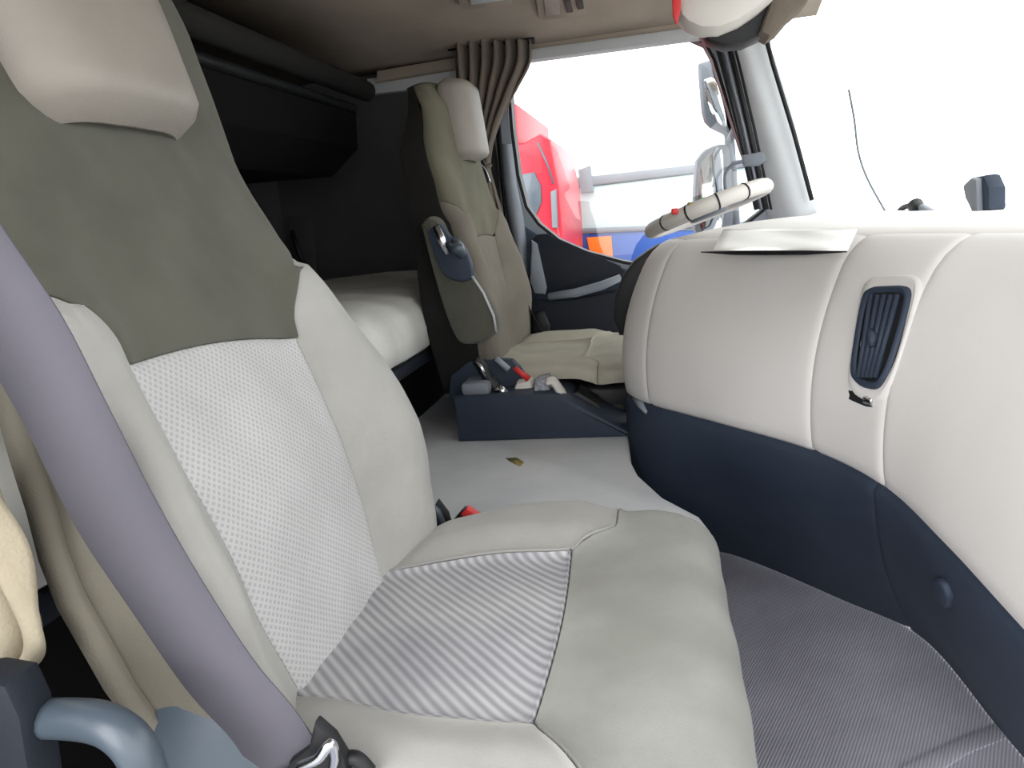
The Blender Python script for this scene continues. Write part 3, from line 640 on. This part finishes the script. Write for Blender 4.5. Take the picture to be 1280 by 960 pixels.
link('backing_plate', prism([ony(x, y, 2.43) for x, y in [(360, 270), (390, 272), (396, 345), (366, 350)]], (0, .02, 0), .004), 'rearwall', hp)

# ================================================================= CURTAINS
def curtain(rowspec, Y, amp, nf, th=.003, N=60):
    rows = []
    spec = [[Vector((a, b, c)) for a, b, c in rowspec]]
    pts = smoothpts([(xl, xr, y) for xl, xr, y in rowspec], 6)
    for q in pts:
        r_ = []
        for j in range(N + 1):
            t = j / N; P = ony(q.x + (q.y - q.x) * t, q.z, Y); wd = abs(q.y - q.x) / 90
            r_.append(P + Vector((.006 * math.sin(t * nf * 6.28 + 1), amp * math.sin(t * nf * 6.28 + .6 * math.sin(q.z * .03)) * (.6 + .4 * wd), 0)))
        rows.append(r_)
    return sheet(rows, th)
cu = thing('curtain', 'taupe curtain gathered at the rear edge of the side window', 'curtain', ony(615, 60, 2.36))
link('curtain_cloth', curtain([(566, 664, 50), (567, 663, 78), (571, 645, 112), (578, 622, 160), (585, 612, 205), (588, 618, 235), (594, 630, 280), (600, 642, 330), (612, 652, 400)], 2.34, .022, 6.5), 'curtain', cu)
link('curtain_rail', tube([ony(560, 60, 2.36), ony(668, 50, 2.36)], .010), 'black', cu)
link('tieback', tube(smoothpts([ony(583, 207, 2.30), ony(598, 212, 2.29), ony(614, 206, 2.31)], 4), .006), 'curtain', cu)
nc = link('curtain', curtain([(-60, -25, 560), (-60, 2, 640), (-60, 22, 690), (-60, 46, 750), (-60, 60, 795), (-50, 50, 822), (-40, 22, 842), (-40, 0, 850)], .40, .012, 3), 'curtain2'); tag(nc, 'sand coloured cloth curtain end hanging at the left edge above the grab rail', 'curtain')

# ================================================================= GRAB HANDLE bottom left
gh = thing('grab_rail', 'curved blue grey grab rail at the bottom left beside the seat', 'handle', ony(100, 960, .36))
link('handle_bar', tube(smoothpts([ony(-30, 905, .38), ony(20, 900, .37), ony(80, 898, .36), ony(130, 905, .35), ony(165, 930, .345), ony(185, 975, .345), ony(195, 1040, .35)], 6), .0135, 16), 'steel_blue', gh)
prismo('handle_mount', [ony(x, y, .34) for x, y in [(-40, 850), (4, 858), (24, 900), (40, 1000), (-40, 1000)]], (0, .03, 0), 'navy_dark', gh, bev=.006)

# ================================================================= OVERHEAD
oh = thing('overhead_console', 'beige rounded overhead console with dark underside at the top, red tag on its left', 'overhead console', ony(920, 20, 1.5))
rows = []
outl = [(838, -60), (840, -20), (842, 10), (848, 32), (858, 42), (876, 50), (900, 50), (925, 40), (948, 25), (968, 8), (985, -15), (1000, -60)]
A0 = [ony(x, y - 12, 1.45) for x, y in outl]; o = prismo('shell', A0, (0, .09, 0), 'pad', oh, bev=.03)
prismo('dark_underside', [ony(x, y, 1.50) for x, y in [(876, 40), (884, 50), (905, 57), (930, 55), (950, 46), (963, 38), (985, 12), (1000, -20), (1000, -60), (930, -60), (900, 20)]], (0, .07, 0), 'black', oh, bev=.012)
prismo('front_flap', [ony(x, y, 1.48) for x, y in [(950, 40), (962, 46), (975, 38), (990, 20), (1008, 5), (1020, -15), (1030, -60), (985, -60)]], (0, .08, 0), 'curtain', oh, bev=.012)
prismo('red_tag', [ony(x, y, 1.44) for x, y in [(842, -30), (852, -30), (851, 12), (846, 32), (841, 20), (840, 0)]], (0, .006, 0), 'red', oh, bev=.002)
def ceil_unit(name, label, c, px, parts):
    t = thing(name, label, c, onz(px[0][0], px[0][1], .55)); 
    o = prismo('housing', [onz(x, y, .550) for x, y in px], (0, 0, .03), 'ceiling', t, bev=.005)
    for nm, q, m in parts: prismo(nm, [onz(x, y, .549) for x, y in q], (0, 0, -.005), m, t, bev=.002)
ceil_unit('ceiling_lamp', 'small switch panel on the ceiling above the curtain', 'ceiling panel', [(668, -20), (672, 22), (682, 30), (735, 22), (735, -20)],
          [('lens', [(678, -10), (682, 18), (700, 16), (698, -10)], 'headrest'), ('switch', [(704, -2), (708, 14), (716, 13), (713, -2)], 'black'), ('switch', [(718, -4), (722, 10), (730, 9), (728, -4)], 'black')])
ceil_unit('ceiling_light', 'pale ceiling light cut by the top edge, left of the switch panel', 'ceiling light', [(566, -25), (574, 8), (582, 13), (640, 6), (640, -25)], [('lens', [(584, -15), (588, 4), (630, -2), (628, -15)], 'lightgrey')])

# pillar handle clip
pc = thing('phone_clip', 'dark clip with thin arm on the pale front pillar', 'clip', ony(935, 200, 2.3))
prismo('clip_body', [ony(x, y, 2.30) for x, y in [(928, 194), (954, 189), (959, 200), (950, 207), (930, 208)]], (0, .03, 0), 'grey_mid', pc, bev=.006)
link('clip_arm', tube(smoothpts([ony(930, 202, 2.31), ony(915, 206, 2.31), ony(906, 220, 2.32), ony(908, 245, 2.33)], 4), .005), 'grey_mid', pc)

# dash-top devices and wire
dv = thing('dash_camera', 'small dark camera head standing on the dashboard top at the right', 'camera', onx(1220, 280, .55))
prismo('body', [onx(x, y, .56) for x, y in [(1212, 222), (1228, 219), (1235, 235), (1235, 262), (1228, 270), (1216, 270)]], (.03, 0, 0), 'navy', dv, bev=.008)
prismo('lens_face', [onx(x, y, .55) for x, y in [(1202, 232), (1212, 222), (1219, 224), (1221, 268), (1214, 266), (1205, 248)]], (.015, 0, 0), 'grey_mid', dv, bev=.006)
link('stem', tube([onx(1225, 268, .565), onx(1226, 290, .565)], .006), 'black', dv)
ph = thing('phone_holder', 'low dark holder lying on the dashboard top near the windscreen', 'holder', onx(1150, 280, .55))
link('arm', tube(smoothpts([onx(1120, 270, .56), onx(1128, 260, .56), onx(1140, 257, .56), onx(1152, 262, .56)], 4), .006), 'black', ph)
link('clamp', tube([onx(1144, 256, .555), onx(1152, 270, .555)], [.016, .012]), 'black', ph)
link('bracket', tube([onx(1152, 262, .56), onx(1175, 272, .56), onx(1190, 276, .56)], [.012, .008, .003]), 'grey', ph)
wi = link('cable', tube(smoothpts([ony(1061, 112, 1.9), ony(1068, 150, 1.9), ony(1073, 190, 1.9), ony(1085, 225, 1.9), ony(1110, 270, 1.9)], 6), .0024, 6), 'grey_mid'); tag(wi, 'thin dangling cable in front of the windscreen', 'cable')

# scuff mark on the tunnel floor
sm = link('paint_scuff', prism([onz(x, y, ZT + .0008) for x, y in [(632, 573), (646, 572), (655, 578), (650, 583), (640, 578)]], (0, 0, .0006), 0), 'yellow', None); tag(sm, 'small yellow scuff mark on the grey floor before the console', 'scuff mark')

# ================================================================= OUTSIDE
GZ = -2.1
gr = boxo('ground', (-40, -30, GZ - .1), (60, 60, GZ), 'asphalt', bev=0); struct(gr)
def wing_mirror(label, hous, glass, Y, group=None):
    t = thing('wing_mirror', label, 'mirror', ony(*hous[0], Y))
    prismo('housing', [ony(x, y, Y) for x, y in rounded(hous, 3)], (0, .10, 0), 'grey_mid', t, bev=.02)
    prismo('mirror_glass', [ony(x, y, Y - .003) for x, y in rounded(glass, 3)], (0, .01, 0), 'white' if False else 'mirror', t, bev=.002)
    return t
m1 = wing_mirror('upper grey side mirror outside the window, beside the front pillar', [(874, 78), (898, 76), (915, 120), (918, 165), (916, 172), (905, 165), (882, 150), (876, 110)], [(880, 100), (893, 98), (904, 130), (908, 158), (896, 152), (884, 130)], 2.75)
m2 = wing_mirror('lower large side mirror outside the window with pale glass', [(870, 200), (882, 186), (908, 180), (918, 200), (916, 300), (872, 300), (867, 250)], [(874, 208), (884, 193), (902, 186), (904, 230), (902, 285), (878, 292), (872, 250)], 2.78)
link('mirror_bracket', tube([ony(912, 175, 2.8), ony(926, 150, 2.49)], .014), 'grey_mid', m2)
link('mirror_arm', tube([ony(903, 60, 2.8), ony(912, 175, 2.8), ony(920, 300, 2.8)], .018), 'grey_mid', m2)
# red truck alongside
RT = thing('red_truck', 'red truck cab parked outside, seen through the side window', 'truck', Vector((ony(680, 290, 5.6).x, 6.3, GZ)))
def rp(name, px, m, parent, Y=5.6, d=1.6, bev=.04, label=None): return prismo(name, [ony(x, y, Y) for x, y in px], (0, d, 0), m, parent, bev, label)
cab = rp('cab', [(560, 190), (600, 172), (640, 180), (655, 178), (675, 166), (688, 174), (694, 205), (700, 235), (704, 290), (710, 470), (710, 640), (520, 640), (520, 200)], 'red_paint', RT)
rp('side_window', [(650, 218), (668, 215), (676, 232), (677, 252), (668, 275), (650, 262)], 'dark_glass', RT, 5.58, .03, .01)
rp('door_handle', [(688, 240), (695, 236), (697, 285), (690, 285)], 'grey_mid', RT, 5.56, .04, .01)
rp('front_panel', [(600, 100), (645, 130), (648, 188), (600, 190)], 'red_paint', RT, 5.7, 1.8)
for X_ in (-.2,):
    c_ = Vector((ony(640, 400, 5.6).x - .2, 5.55, GZ + .5)); me = tube([c_, c_ + Vector((0, .35, 0))], .5, 32); o = link('wheel', me, 'tyre', RT); autosmooth(me)
    o = link('bonnet_line', tube([ony(672, 178, 5.57), ony(684, 205, 5.57), ony(692, 230, 5.57)], .008), 'dark_glass', RT)
# pale container lorry behind
CT = thing('lorry', 'pale lorry with blue lower side and orange reflector beyond the red truck', 'lorry', Vector((ony(800, 300, 7.5).x, 8.5, GZ)))
cp = lambda n, px, m, Y=7.5, d=2.0, bev=.03: prismo(n, [ony(x, y, Y) for x, y in px], (0, d, 0), m, CT, bev)
cp('load_body', [(720, 235), (960, 205), (990, 300), (990, 306), (720, 306)], 'teal_pale')
cp('top_rail', [(718, 222), (960, 195), (960, 206), (718, 234)], 'grey_mid', 7.45, 2.1)
cp('skirt', [(712, 290), (1000, 285), (1000, 350), (712, 350)], 'blue_paint', 7.48)
cp('bottom_rail', [(722, 286), (960, 276), (960, 282), (722, 293)], 'grey_mid', 7.44, .1)
cp('reflector', [(733, 297), (764, 295), (766, 322), (738, 322)], 'orange', 7.40, .06)
cp('lamp_cluster', [(722, 212), (738, 206), (742, 240), (726, 242)], 'grey_mid', 7.42, .1)
cp('chassis', [(712, 350), (1000, 350), (1000, 380), (712, 380)], 'grey_mid', 7.6, 1.8)
for u in (745, 960):
    c_ = Vector((ony(u, 300, 7.5).x, 7.5, GZ + .5)); me = tube([c_, c_ + Vector((0, .35, 0))], .5, 32); o = link('wheel', me, 'tyre', CT); autosmooth(me)

# ---------------------------------------------------------------- lift everything so the footwell floor is z=0
for o in list(C.objects):
    if o.parent is None and o is not cam: o.location.z += LIFT
